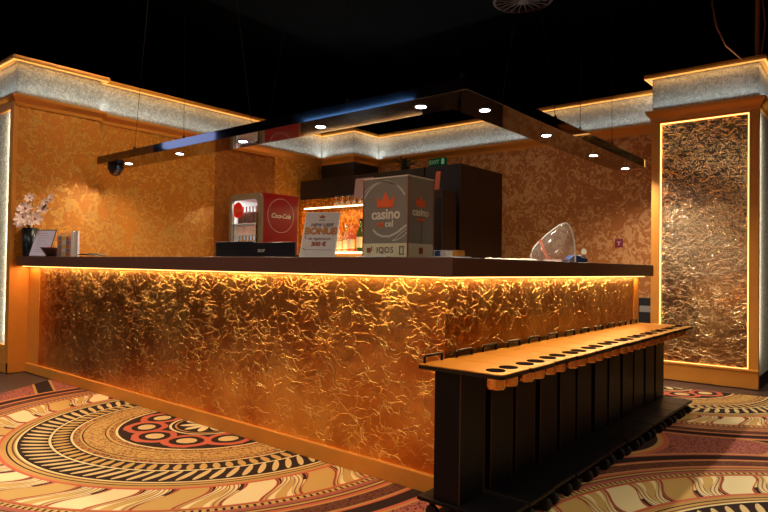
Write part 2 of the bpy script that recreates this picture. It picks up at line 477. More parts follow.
# left wall: near thick part and far part
struct(box('wall_left', 'wall_gold', None, -8.2, LX1, 2.33, JY, 0, ZC))
struct(box('wall_left', 'wall_gold', None, -8.2, LX2, JY, 4.73, 0, ZC))
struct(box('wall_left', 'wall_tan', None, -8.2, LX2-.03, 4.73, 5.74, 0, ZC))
struct(box('wall_left', 'wall_gold', None, -8.2, LX2, 5.74, BY+.3, 0, ZC))
struct(box('wall_corner', 'blackmat', None, LX2, -6.13, 6.67, BY+.3, 0, ZC))
struct(box('wall_back', 'wall_brown', None, -6.13, -1.9, BY, BY+.3, 0, ZC))
# pillar with the framed foil panel
PX0, PX1, PY = -1.92, -.95, 6.68
struct(box('wall_right', 'mosaic', None, PX0+.02, PX1-.004, PY+.03, PY+.62, 0, ZC))
pb = MB()
pb.box(PX0, PX0+.085, PY, PY+.05, .17, 2.70).box(PX1-.085, PX1, PY, PY+.05, .17, 2.70)
pb.box(PX0, PX1, PY, PY+.05, .0, .175).box(PX0+.085, PX1-.085, PY, PY+.05, 2.63, 2.70)
struct(pb.build('trim_pillar_frame', 'satin', None, .006))
struct(box('trim_pillar_foil', 'foil_dark', None, PX0+.07, PX1-.07, PY+.022, PY+.028, .16, 2.66))
lm = MB(); e = .008
lm.box(PX0+.085, PX0+.085+e, PY+.009, PY+.020, .19, 2.63).box(PX1-.085-e, PX1-.085, PY+.009, PY+.020, .19, 2.63)
lm.box(PX0+.085, PX1-.085, PY+.009, PY+.020, 2.63-e, 2.63).box(PX0+.085, PX1-.085, PY+.009, PY+.020, .18, .18+e)
lo = tag(lm.build('led_strip', 'led_warm'), 'warm led strip glowing around the foil panel of the pillar', 'light strip')
struct(box('trim_pillar_sill', 'satin', None, PX0-.005, PX1+.005, PY-.012, PY+.02, .16, .185, bevel=.006))
struct(box('baseboard_pillar', 'black_metal', None, PX1-.003, PX1+.004, PY+.05, PY+.62, 0, .12))

# left wall end: framed white mosaic
fl = MB(); fx = LX1
fl.box(fx-.09, fx+.004, 2.302, 2.34, .10, 2.70).box(-8.2, fx-.09, 2.302, 2.34, 2.62, 2.70).box(-8.2, fx-.09, 2.302, 2.34, .10, .27)
struct(fl.build('trim_left_frame', 'satin', None, .004))
struct(box('trim_left_mosaic', 'mosaic', None, -8.2, fx-.08, 2.322, 2.336, .2, 2.65))
tag(box('led_strip', 'led_white', None, fx-.10, fx-.092, 2.310, 2.321, .27, 2.62), 'cool led strip lighting the white mosaic at far left', 'light strip')
struct(box('baseboard_left', 'satin', None, -8.2, LX1+.012, 2.29, 2.302, 0, .10))
struct(box('baseboard_left', 'satin', None, LX1, LX1+.012, 2.29, 2.46, 0, .105))
struct(box('trim_left_post', 'satin', None, LX1, LX1+.006, 2.302, 2.50, .105, 1.05))

o = area('left_panel_light', (fx-.10, 2.298, 1.45), (.012, 2.3), 9, (1, .93, .74)); o.rotation_euler = Vector((-1, .35, 0)).to_track_quat('-Z', 'Y').to_euler()
o = area('pillar_side_fill', (PX1+.045, PY+.045, 1.45), (.012, 2.3), 5, (1, .93, .76)); o.rotation_euler = Vector((-.12, 1, 0)).to_track_quat('-Z', 'Y').to_euler()  # lamp without a fixture, added to brighten the pillar's side
# cornice: lower moulding, grey lit band, top ledge
pathW = [(-8.2, 2.33), (LX1, 2.33), (LX1, JY), (LX2, JY), (LX2, 6.67), (-6.13, 6.67), (-6.13, BY), (-1.90, BY)]
pathP = [(PX0-.0, PY+.62), (PX0-.0, PY), (PX1, PY), (PX1, PY+.62)]
mould = [(-.03, 2.655), (.008, 2.655), (.014, 2.69), (.05, 2.735), (.055, ZC), (.042, ZC), (.04, ZC-.012), (-.03, ZC-.012)]
ledge = [(-.03, ZT), (.062, ZT), (.066, ZT+.02), (.058, ZT+.045), (-.03, ZT+.045)]
band = [(-.05, ZC-.02), (-.004, ZC-.02), (-.004, ZT+.005), (-.05, ZT+.005)]
ledl = [(.040, ZT-.006), (.056, ZT-.006), (.056, ZT-.0005), (.040, ZT-.0005)]
for i, p in enumerate((pathW, pathP)):
    struct(MB().sweep(p, mould).build('trim_moulding', 'satin'))
    struct(MB().sweep(p, ledge).build('trim_ledge', 'satin'))
    struct(MB().sweep(p, band).build('trim_silver_band', 'grey_damask'))
    tag(MB().sweep(p, ledl).build('led_strip', 'led_line'),
        ('warm led line under the ledge above the gold walls', 'warm led line under the ledge on top of the pillar')[i], 'light strip')
# led tape hidden in the cornice: cool from below, warm from above
def strips(p, name):
    for (x0, y0), (x1, y1) in zip(p, p[1:]):
        d = Vector((x1-x0, y1-y0)); L = d.length; d.normalize(); nx, ny = d.y, -d.x
        if L < .05: continue
        cx, cy = (x0+x1)/2 + nx*.022, (y0+y1)/2 + ny*.022
        az = math.atan2(d.y, d.x)
        # upward cool strip
        o = area('cornice_cool_light', (cx, cy, ZC-.005), (L, .018), 2.6*L, (.88, .98, .98))
        o.rotation_euler = (Matrix.Rotation(az, 3, 'Z') @ Matrix.Rotation(PI + math.radians(22), 3, 'X')).to_euler(); o.data.spread = math.radians(110)
        cx, cy = (x0+x1)/2 + nx*.035, (y0+y1)/2 + ny*.035
        o = area('cornice_warm_light', (cx, cy, ZT-.008), (L, .02), .6*L, (1.0, .52, .16))
        o.rotation_euler = (0, 0, az)
strips(pathW, 'w'); strips(pathP, 'p')

# exit sign, wall panel, call point
t = thing('exit_sign', 'small green exit sign on the back wall above the tall black cabinet', 'sign', (-5.0, BY-.03, 2.62))
box('housing', 'exit_green', t, -.15, .15, 0, .03, -.055, .055)
text('lettering', 'EXIT', .085, 'exit_white', t, face_front(-.05, -.002, -.03))
box('figure', 'exit_white', t, .07, .12, -.002, 0, -.04, .04)
t = thing('fire_call_sign', 'small crimson square sign on the back wall right of the clear hood', 'sign', (-2.435, BY-.006, 1.42))
box('plate', plain('crimson_sign', hexc(120, 22, 50), .5), t, -.045, .045, 0, .006, -.05, .05)
text('symbol', 'Y', .07, 'print_light', t, face_front(0, -.001, -.025))

# ================================================================== BAR
bar = thing('bar_counter', 'L-shaped bar clad in crumpled gold foil under a dark worktop', 'bar', (-1.64, 2.456, 0))
def L(x0, x1, y0, y1, z0, z1): return (x0+1.64, x1+1.64, y0-2.456, y1-2.456, z0, z1)
box('carcass', 'carcass', bar, *L(-6.69, -1.70, 2.52, 2.95, 0, 1.05))
box('side_carcass', 'carcass', bar, *L(-2.15, -1.70, 2.95, 5.44, 0, 1.05))
f1 = box('front_panel', 'foil', bar, *L(-6.43, -1.668, 2.482, 2.52, .06, 1.05)); f1['label'] = 'long crumpled gold foil front'
f2 = box('side_panel', 'foil', bar, *L(-1.70, -1.664, 2.486, 5.32, .06, 1.05)); f2['label'] = 'crumpled gold foil side facing the stands'
box('seam_strip', 'foil', bar, *L(-1.676, -1.658, 2.476, 2.494, .09, 1.05))
box('kickboard', 'satin', bar, *L(-6.694, -1.64, 2.456, 2.484, 0, .09), bevel=.004)
box('side_kickboard', 'satin', bar, *L(-1.668, -1.64, 2.484, 5.44, 0, .09), bevel=.004)
box('end_post', 'satin', bar, *L(-6.694, -6.43, 2.478, 2.515, .09, 1.05))
box('corner_post', 'satin', bar, *L(-1.70, -1.66, 5.32, 5.44, .09, 1.05))
lp = MB().box(*L(-6.69, -1.61, 2.415, 2.427, 1.050, 1.056)).box(*L(-1.622, -1.61, 2.427, 5.43, 1.050, 1.056))
lp.build('led_strip', 'led_warm', bar)
wt = MB().prism([(-6.69, 2.362), (-1.545, 2.362), (-1.545, 5.46), (-2.25, 5.46), (-2.25, 3.05), (-6.69, 3.05)], (1.058, 1.15)).build('bar_worktop', 'worktop', None, .004)
tag(wt, 'dark brown L-shaped worktop running along the top of the foil bar', 'worktop')
area('bar_led_light', (-4.15, 2.440, 1.052), (5.0, .02), 17, (1.0, .60, .25), (math.radians(-8), 0, 0))
area('bar_led_light', (-1.622, 3.93, 1.052), (.02, 2.95), 26, (1.0, .64, .28), (0, math.radians(-8), 0))

# ================================================================== CANOPY
cn = thing('light_canopy', 'glossy black L-shaped canopy with spotlights hung on cables above the bar', 'canopy', (-1.91, 3.05, 2.15))
def K(x0, x1, y0, y1, z0, z1): return (x0+1.91, x1+1.91, y0-3.05, y1-3.05, z0-2.15, z1-2.15)
MB().prism([(-6.51+1.91, 0), (0, 0), (0, 3.41), (-.32, 3.41), (-.32, .335), (-6.51+1.91, .335)], (0, .078)).build('beam', 'black_gloss', cn, .002)
spots = [(-6.17, 3.225), (-5.20, 3.22), (-4.23, 3.215), (-3.30, 3.22), (-2.355, 3.20), (-2.065, 3.52), (-2.07, 4.47), (-2.085, 5.50), (-2.09, 6.38)]
for (x, y) in spots:
    o = MB().lathe([(.048, -.004), (.05, .0), (.05, .002)], (x+1.91, y-3.05, 0), 20).build('spotlight', 'black_metal', cn)
    MB().lathe([(.034, -.006), (.034, -.0045)], (x+1.91, y-3.05, 0), 20).build('lens', 'spot_disc', o)
    l = spot('canopy_spot_light', (x, y, 2.135), (x, y, 0), 80, (1.0, .88, .72), 155, .9, .03)
cables = [((-5.765, 3.07), (-5.476, 3.07)), ((-4.898, 3.07), (-4.948, 3.07)), ((-4.286, 3.36), (-4.74, 3.36)), ((-4.103, 3.36), (-3.552, 3.36)),
          ((-2.892, 3.07), (-2.941, 3.07)), ((-1.956, 3.07), (-2.48, 3.07)), ((-2.2, 3.963), (-2.2, 4.586)), ((-1.93, 4.322), (-1.93, 3.573)),
          ((-1.93, 4.793), (-1.93, 4.868)), ((-1.93, 5.532), (-1.93, 5.479))]
for (a, b) in cables:
    q = MB().tube([(a[0]+1.91, a[1]-3.05, .078), (b[0]+1.91, b[1]-3.05, 2.25)], .0022, 6)
    q.build('suspension_cable', M['cab'], cn)
    MB().lathe([(.012, 0), (.012, .02), (.004, .035)], (a[0]+1.91, a[1]-3.05, .076), 8).build('cable_grip', 'black_metal', cn)
# security dome under the left end
t = thing('security_camera', 'small black security camera dome hanging under the left end of the canopy', 'camera', (-6.40, 3.20, 2.15))
MB().lathe([(.075, 0), (.08, -.01), (.08, -.05), (.07, -.06)], n=20).build('housing', 'plastic_black', t, smooth=False)
MB().lathe([(.066, -.055), (.064, -.075), (.05, -.10), (.028, -.116), (0, -.12)], n=20).build('dome', 'black_gloss', t, smooth=True)
MB().tube([(.045, -.03, -.075), (.055, -.035, -.10)], .012, 8).build('lens', 'copper', t)

# ceiling ornament, conduit, hanging wire
t = thing('ceiling_fan_guard', 'round dark slatted vent on the black ceiling above the bar', 'vent', (-3.45, 6.75, 4.4))
MB().lathe([(.36, 0), (.36, -.03), (.33, -.04), (.33, 0)], n=32).build('rim', 'tile', t)
for k in range(20):
    a = 2*PI*k/20
    MB().tube([(.06*math.cos(a), .06*math.sin(a), -.03), (.34*math.cos(a), .34*math.sin(a), -.03)], .008, 6).build('slat', 'tile', t)
MB().lathe([(.07, 0), (.07, -.05), (0, -.06)], n=16).build('hub', 'tile', t)
tag(MB().tube([(-1.0, 6.9, 3.14), (-1.0, 6.9, 4.4)], .022, 10).build('conduit_pipe', 'pin'), 'dark vertical pipe rising from the pillar top to the ceiling', 'pipe')
tag(MB().tube([(-1.34, 6.6, 4.0), (-1.33, 6.55, 3.7), (-1.28, 6.5, 3.45), (-1.2, 6.5, 3.25), (-1.08, 6.6, 3.12)], .008, 8).build('hanging_wire', 'pin'), 'thin wire looping down towards the pillar top', 'wire')
tag(MB().tube([(-.97, 6.86, 3.14), (-.93, 6.86, 3.5), (-.99, 6.88, 4.1)], .006, 8).build('hanging_wire', 'pin'), 'thin wire beside the vertical pipe on the pillar', 'wire')

# ================================================================== STANDS
def plate_with_holes(name, w, d, th, holes, r, mat, parent, rnd=.02, z=0, corner=(1, 1)):
    cu = bpy.data.curves.new(name, 'CURVE'); cu.dimensions = '2D'; cu.fill_mode = 'BOTH'; cu.extrude = th/2
    pts = []
    def arc(cx, cy, rr, a0, a1, n=5):
        return [(cx + rr*math.cos(a0+(a1-a0)*i/n), cy + rr*math.sin(a0+(a1-a0)*i/n)) for i in range(n+1)]
    pts += [(0, 0)] + arc(w-rnd, rnd, rnd, -PI/2, 0) + arc(w-rnd, d-rnd, rnd, 0, PI/2) + [(0, d)]
    loops = [pts] + [[(hx + r*math.cos(2*PI*k/20), hy + r*math.sin(2*PI*k/20)) for k in range(20)] for hx, hy in holes]
    for lp_ in loops:
        sp = cu.splines.new('POLY'); sp.points.add(len(lp_)-1); sp.use_cyclic_u = True
        for p, (x, y) in zip(sp.points, lp_): p.co = (x, y, 0, 1)
    tmp = bpy.data.objects.new('tmp', cu); C.objects.link(tmp)
    me = bpy.data.meshes.new_from_object(tmp.evaluated_get(bpy.context.evaluated_depsgraph_get()))
    bpy.data.objects.remove(tmp); bpy.data.curves.remove(cu)
    me.materials.clear(); me.materials.append(M[mat]); me.transform(Matrix.Translation((0, 0, z+th/2)))
    o = bpy.data.objects.new(name, me); C.objects.link(o); o.parent = parent
    return o
NST, PITCH, SY = 12, .2545, 2.185
st = thing('mobile_stand', 'x', 'stand', (-1.60, SY, 0))
W_, D_ = .412, .2505
holes = [(.335, .085), (.335, .195)]
plate_with_holes('tabletop', W_, D_, .004, holes, .030, 'brown_metal', st, .02, .671)
plate_with_holes('tabletop_edge', W_+.001, D_+.0, .016, holes, .030, 'black_metal', st, .02, .6545)
box('column', 'stand_black', st, .075, .205, .018, .225, .1, .655, bevel=.002)
for yy in (.018, .221): box('edge_highlight', 'highlight_brown', st, .2045, .2065, yy, yy+.004, .1, .655)  # brown strips drawn as the highlights along the column edges
pl = box('base_plate', 'stand_black', st, 0, W_, 0, D_, .083, .1, bevel=.003)
for (hx, hy) in holes:
    MB().lathe([(.031, 0), (.040, 0), (.041, .004), (.033, .005), (.031, .004)], (hx, hy, .674), 24)  .build('cup_ring', 'hole', st, smooth=False)
    MB().lathe([(0, .664), (.0295, .664), (.0295, .666), (0, .666)], (hx, hy, 0), 20).build('cup_shade_disc', 'hole', st)  # dark disc painted as the shade inside the cup
    MB().lathe([(0, .60), (.038, .60), (.041, .606), (.041, .655)], (hx, hy, 0), 24).build('cup_holder', 'copper', st, smooth=False)
MB().tube([(.008, .035, .67), (.008, .035, .702), (.008, .04, .706), (.008, .165, .706), (.008, .17, .702), (.008, .17, .67)], .0065, 8).build('handle', 'black_metal', st)
for (cx, cy) in ((.04, .045), (.04, .205), (.372, .045), (.372, .205)):
    cs = MB().lathe([(.016, .072), (.018, .083)], (cx, cy, 0), 12).tube([(cx, cy, .075), (cx+.012, cy, .05), (cx+.014, cy, .03)], .009, 6).build('caster', 'black_metal', st)
    ax = Matrix.Rotation(PI/2, 4, 'X')
    MB().lathe([(.022, -.012), (.030, -.009), (.030, .009), (.022, .012)], (cx+.012, cy, .030), 18, ax).build('wheel', 'rubber', cs)
ordn = ['nearest', 'second', 'third', 'fourth', 'fifth', 'sixth', 'seventh', 'eighth', 'ninth', 'tenth', 'eleventh', 'farthest']
for i in range(NST):
    o = st if i == 0 else copy_tree(st)
    o.location = (-1.60 + [0, .004, -.003, .002, 0, -.004, .003, 0, .002, -.002, 0, .001][i], SY + PITCH*i, 0)
    w = ordn[i] if i in (0, NST-1) else ordn[i] + ' from the camera end'
    o['label'] = 'black rolling stand with bronze top, %s in the row' % w
    o['group'] = 'rolling stands in a row along the bar side'

# ================================================================== BACK BAR
bb = thing('back_bar_cabinet', 'black back bar cabinet with an amber lit niche behind the counter', 'cabinet', (-5.5, 6.2, 0))
def Q(x0, x1, y0, y1, z0, z1): return (x0+5.5, x1+5.5, y0-6.2, y1-6.2, z0, z1)
for (a, b) in ((-6.76, -6.00), (-5.994, -5.25), (-5.244, -4.50)):
    box('upper_door', 'blackmat', bb, *Q(a, b, 6.2, 6.22, 2.10, 2.355), bevel=.002)
box('upper_body', 'blackmat', bb, *Q(-6.78, -4.40, 6.222, 6.66, 2.08, 2.36))
box('lower_body', 'blackmat', bb, *Q(-6.78, -4.40, 6.2, 6.66, 0, 1.22))
box('niche_back', 'niche', bb, *Q(-6.78, -4.40, 6.55, 6.57, 1.22, 2.08))
box('niche_top_panel', 'niche', bb, *Q(-6.76, -4.40, 6.235, 6.25, 1.955, 2.08))
box('niche_shelf', 'satin', bb, *Q(-6.78, -4.40, 6.22, 6.55, 1.235, 1.29))
box('niche_side', 'niche', bb, *Q(-6.78, -6.73, 6.22, 6.55, 1.29, 2.08))
box('led_strip', 'led_niche', bb, *Q(-6.70, -4.42, 6.225, 6.24, 1.935, 1.953))
box('led_strip', 'led_niche', bb, *Q(-6.70, -4.42, 6.205, 6.218, 1.285, 1.303))
area('niche_light', (-5.5, 6.30, 1.94), (2.2, .03), 14, (1, .62, .25))
area('niche_light', (-5.5, 6.30, 1.30), (2.2, .03), 6, (1, .62, .25), (PI, 0, 0))
tb = thing('tall_cabinet', 'tall black cabinet with a dark brown side standing against the back wall', 'cabinet', (-4.17, 6.2, 0))
box('body', 'blackmat', tb, -.225, .195, .02, 1.02, 0, 2.36)
box('door', 'blackmat', tb, -.215, .195, 0, .018, .1, 2.355, bevel=.002)
box('side_board', 'blackmat_brown', tb, .196, .208, 0, 1.02, 0, 2.36, bevel=.002)
MB().tube([(-.19, -.02, 1.2), (-.19, -.02, 1.6)], .006, 8).build('handle', 'black_metal', tb)
t = thing('coffee_machine', 'dark box-shaped bar machine in front of the tall black cabinet', 'appliance', (-4.03, 5.85, 0))
box('stand', 'carcass', t, -.22, .14, -.1, .2, 0, 1.2); box('body', 'blackmat_brown', t, -.20, .115, -.08, .2, 1.2, 2.0, bevel=.006)
box('front_panel', 'blackmat', t, -.18, .09, -.086, -.08, 1.3, 1.9)
t = MB().box(-.03, .03, -.008, .008, 0, .24).build('wooden_paddle', 'wood_red', None, .006)
t.location = (-4.13, 5.95, 2.0); t.rotation_euler = (0, math.radians(5), math.radians(20))
tag(t, 'reddish wooden paddle standing upright on the dark bar machine', 'paddle')
t = MB().prism([(-.16, 0), (.16, 0), (.16, .27), (-.16, .27)], (0, .002), lambda u, v, w: Vector((u+v*.12, w-v*0.02, v))).build('price_sheet', plain('pinkish_paper', hexc(150, 116, 112), .8))
t.location = (-5.50, 6.175, 2.03); tag(t, 'pinkish paper sheet stuck on the black cabinet left of the promotional box', 'sheet')
# plant on cabinet
t = thing('potted_plant', 'small dark spiky plant on top of the back bar cabinet', 'plant', (-4.92, 6.36, 2.36))
MB().lathe([(.05, 0), (.07, .06), (.06, .06), (.05, .05)], n=14).build('pot', 'vase', t)
lf = MB()
for k in range(26):
    a = random.uniform(0, 2*PI); r_ = random.uniform(.12, .34); h = random.uniform(.05, .15)
    d = Vector((math.cos(a), math.sin(a), 0)); pr = Vector((-d.y, d.x, 0))*.012
    p0 = Vector((0, 0, .05)); p1 = d*r_*.5 + Vector((0, 0, .05+h)); p2 = d*r_ + Vector((0, 0, .03+h*.8))
    vs = [lf.bm.verts.new(v) for v in (p0-pr*.5, p0+pr*.5, p1+pr, p2, p1-pr)]
    lf.bm.faces.new(vs)
lf.build('leaves', 'leaf', t)

# bottles and glasses
def bottle(name, label, loc, h, r, mat, capm, group, lab=True, parts=True):
    neck = r*.36
    prof = [(0, 0), (r*.95, 0), (r, .01), (r, h*.55), (r*.9, h*.63), (neck, h*.75), (neck, h*.94)]
    if not parts:
        return tag(_loc(MB().lathe(prof + [(neck*1.1, h*.94), (neck*1.1, h), (0, h)], n=10).build(name, mat, smooth=False), loc), label, 'bottle', group)
    t = thing(name, label, 'bottle', loc, 0, group)
    MB().lathe(prof, n=16).build('body', mat, t, smooth=True)
    MB().lathe([(neck*1.15, h*.92), (neck*1.15, h), (0, h)], n=12).build('cap', capm, t)
    if lab: MB().lathe([(r*1.02, h*.16), (r*1.02, h*.46)], n=16).build('sticker', 'label', t)
    return t
def _loc(o, loc): o.location = loc; return o
gp = 'spirit bottles in the lit niche'
bottle('spirit_bottle', 'dark green whisky bottle with a black foot in the lit niche', (-5.655, 6.33, 1.29), .48, .062, 'bottle_green', 'black_metal', gp)
bottle('spirit_bottle', 'pinkish red bottle left of the green one in the lit niche', (-5.84, 6.34, 1.29), .42, .055, 'bottle_pink', 'copper', gp)
bottle('spirit_bottle', 'clear bottle with pale sticker left of the pinkish red bottle', (-5.98, 6.38, 1.29), .40, .05, 'bottle_clear', 'white_plastic', gp)
bottle('spirit_bottle', 'tall clear bottle behind the poster edge in the niche', (-6.08, 6.33, 1.29), .37, .05, 'bottle_clear', 'red_bright', gp)
glw = ['leftmost', 'second', 'third', 'fourth', 'rightmost']
for k in range(5):
    t = thing('stemmed_glass', 'clear stemmed glass hanging upside down under the black cabinet, %s of five' % (glw[k] if k in (0, 4) else glw[k]+' from left'), 'glass', (-6.02+k*.115, 6.205, 2.08), 0, 'glasses hanging above the niche')
    MB().lathe([(.034, -.004), (.034, 0), (.005, -.012), (.004, -.06)], n=14).build('stem', 'glass_rim', t, smooth=True)
    MB().lathe([(.004, -.06), (.028, -.075), (.036, -.10), (.030, -.135)], n=14).build('bowl', 'glass_rim', t, smooth=True)

# ================================================================== DRINKS COOLER
cl = thing('drinks_cooler', 'red drinks cooler with a lit glass door behind the bar', 'cooler', (-6.60, 4.82, 0))
cw, cd, ch = .65, .60, 2.0
MB().box(cw-.03, cw, .031, cd, 0, ch).box(0, .03, .031, cd, 0, ch).box(.03, cw-.03, .031, cd, ch-.06, ch).box(.03, cw-.03, .031, cd, 0, .3).build('cabinet', 'red', cl, .004)
box('back_liner', 'cooler_light', cl, .03, cw-.03, cd-.03, cd-.01, .3, ch-.06)
box('side_liner', 'liner', cl, .031, .036, .06, cd-.04, .3, ch-.06)
for z in (.75, 1.00, 1.27, 1.49, 1.63): box('shelf', 'white_plastic', cl, .035, cw-.035, .05, cd-.04, z-.008, z)
# rounded door frame
def rrect(x0, x1, z0, z1, r, n=6):
    o = []
    for (cx, cz, a0) in ((x1-r, z0+r, -PI/2), (x1-r, z1-r, 0), (x0+r, z1-r, PI/2), (x0+r, z0+r, PI)):
        o += [(cx + r*math.cos(a0+PI/2*i/n), cz + r*math.sin(a0+PI/2*i/n)) for i in range(n+1)]
    return o
fr = MB(); A = rrect(0, cw, .25, ch, .09); B = rrect(.05, cw-.085, .32, ch-.075, .06)
va = [[fr.bm.verts.new((x, y, z)) for x, z in q] for y in (0, .03) for q in (A, B)]
n = len(A)
for i in range(n):
    j = (i+1) % n
    fr.bm.faces.new((va[0][i], va[0][j], va[1][j], va[1][i])); fr.bm.faces.new((va[2][i], va[2][j], va[3][j], va[3][i]))
    fr.bm.faces.new((va[0][i], va[0][j], va[2][j], va[2][i])); fr.bm.faces.new((va[1][i], va[1][j], va[3][j], va[3][i]))
dr = fr.build('door_frame', 'grey_frame', cl)
MB().prism(B, (.02, .024), lambda u, v, w: Vector((u, w, v))).build('glass_pane', 'glass', dr)
MB().tube([(cw-.055, -.025, 1.0), (cw-.055, -.025, 1.75)], .012, 8).build('door_handle', 'copper', dr)
bd = MB().lathe([(0, 0), (.10, 0), (.10, .006), (0, .006)], (.17, .014, 1.80), 28, Matrix.Rotation(PI/2, 4, 'X')).build('round_badge', 'red_bright', cl)
text('badge_script', 'Coke', .07, 'ink_gold', cl, face_front(.17, .005, 1.775), shear=.3)
sd = face_right(cw+.002, .31, 1.70)
text('side_script', 'Coca-Cola', .082, 'print_light', cl, sd, shear=.35, bold=.001, space=.9)
rg = MB(); R1, R2 = .215, .210
for i in range(48):
    a, b = 2*PI*i/48, 2*PI*(i+1)/48
    vs = [rg.bm.verts.new((cw+.0015, .31+q*math.cos(w), 1.73+q*math.sin(w))) for q, w in ((R1, a), (R1, b), (R2, b), (R2, a))]
    rg.bm.faces.new(vs)
rg.build('side_circle', 'print_light', cl)
area('cooler_interior_light', (-6.60+.30, 4.862, 1.92), (.45, .012), 5.0, (.9, 1, .97), (math.radians(14), 0, 0))
# drinks in the cooler
nm6 = ['leftmost', 'second from left', 'third from left', 'fourth from left', 'fifth from left', 'rightmost']
for z, mt_, h, r_, gname, sh in ((1.49, None, .12, .03, 'cans on the cooler shelf', 'centre'), (1.63, 'bottle_dark', .22, .026, 'bottles on the top cooler shelf', 'top'), (1.27, 'bottle_amber', .205, .028, 'bottles on the lower cooler shelf', 'lower')):
    for k in range(6):
        loc = (-6.60+.10+k*.066, 4.915, z)
        if mt_ is None:
            o = MB().lathe([(0, 0), (.028, 0), (.031, .008), (.031, .105), (.026, .118), (0, .118)], n=14).build('drink_can', 'can'); o.location = loc
            tag(o, 'red and white can on the centre cooler shelf, %s' % nm6[k], 'can', gname)
        else:
            bottle('drink_bottle', 'small %s bottle on the %s shelf of the drinks cooler, %s' % ('dark' if sh == 'top' else 'amber', sh, nm6[k]), loc, h, r_, mt_, None, gname, parts=False)

# ================================================================== ON THE WORKTOP
ZW = 1.15
# promotional box
pbx = thing('promotional_box', 'tall grey display box with an orange crown and casino lettering on the worktop', 'box', (-1.912, 2.50, ZW))
bw, bd_, bh = .306, .228, .425
box('body', 'panel_grey', pbx, -bw, 0, 0, bd_, .075, bh)
box('base_band', 'panel_cream', pbx, -bw-.001, .001, -.001, bd_+.001, 0, .075)
eg = MB()
for (x, y) in ((-bw, 0), (0, 0), (0, bd_)): eg.box(x-.003, x+.003, y-.003, y+.003, 0, bh)
eg.build('corner_trim', 'pin', pbx)
eg = MB().box(-bw, .003, -.003, .002, bh-.004, bh+.003).box(-.002, .003, 0, bd_, bh-.004, bh+.003); eg.build('top_trim', 'print_white', pbx)
crown = [(-.5, 0), (-.62, .55), (-.28, .32), (0, .80), (.28, .32), (.62, .55), (.5, 0)]
s1 = .105
MB().prism([(u*s1, v*s1) for u, v in crown], (-.003, -.001), lambda u, v, w: Vector((-.15+u, w, .265+v))).build('crown', 'print_orange', pbx)
text('lettering', 'casino', .078, 'print_white', pbx, face_front(-.148, -.002, .205), bold=.0018)
text('small_lettering', 'ex', .05, 'print_orange', pbx, face_front(-.182, -.002, .163), bold=.001)
text('small_lettering', 'cel', .05, 'print_white', pbx, face_front(-.123, -.002, .163), bold=.001)
text('base_lettering', 'IQOS', .045, 'ink', pbx, face_front(-.15, -.0025, .025), space=1.15)
MB().box(-.275, -.25, -.003, -.001, .025, .052).box(-.246, -.240, -.003, -.001, .035, .06).build('cup_icon', 'ink_red', pbx)
hp = MB()
for b_ in ((-.052, -.047, .015, .06), (-.029, -.024, .015, .06), (-.052, -.024, .056, .06), (-.052, -.024, .015, .02)): hp.box(b_[0], b_[1], -.003, -.001, b_[2], b_[3])
hp.build('phone_icon', 'ink', pbx)
def curve_strip(pts, w, mat, plane='front', name='curve_print'):
    b = MB(); P = [Vector(p) for p in pts]
    for i in range(len(P)-1):
        d = (P[i+1]-P[i]).normalized(); nn = Vector((-d.y, d.x))*w/2
        q = [P[i]-nn, P[i]+nn, P[i+1]+nn, P[i+1]-nn]
        b.bm.faces.new([b.bm.verts.new((p.x, -.0012, p.y)) for p in q])
    return b.build(name, mat, pbx)
def arcp(cx, cz, rx, rz, a0, a1, n=14): return [(cx+rx*math.cos(math.radians(a0+(a1-a0)*i/n)), cz+rz*math.sin(math.radians(a0+(a1-a0)*i/n))) for i in range(n+1)]
curve_strip(arcp(-.16, .20, .175, .205, 150, 38), .009, 'print_light')
curve_strip(arcp(-.17, .19, .20, .215, 140, 60), .004, 'print_light')
curve_strip([(-.235, .15), (-.21, .128), (-.17, .112), (-.12, .112), (-.07, .13), (-.03, .155), (-.006, .168)], .011, 'print_light')
curve_strip([(-.10, .088), (-.07, .092), (-.03, .11), (-.006, .13)], .005, 'print_light')
curve_strip([(-.10, .088), (-.08, .10), (-.04, .13), (-.006, .148)], .004, 'print_light')
s2 = .075
MB().prism([(u*s2, v*s2) for u, v in crown], (.001, .003), lambda u, v, w: Vector((w, .108+u, .27+v))).build('side_crown', 'print_orange', pbx)
text('side_lettering', 'casino', .058, 'print_white', pbx, face_right(.002, .108, .222), bold=.0012)
text('side_small_lettering', 'excel', .032, 'print_orange', pbx, face_right(.002, .108, .195))
box('side_icon', 'ink_red', pbx, .001, .003, .10, .13, .022, .055)
box('side_seam', 'pin', pbx, .0, .0015, .118, .121, .075, .195)
tag(box('small_saucer', 'white_plastic', None, -2.2, -2.02, 2.465, 2.49, ZW, ZW+.008), 'white tray edge lying at the foot of the promotional box', 'tray')

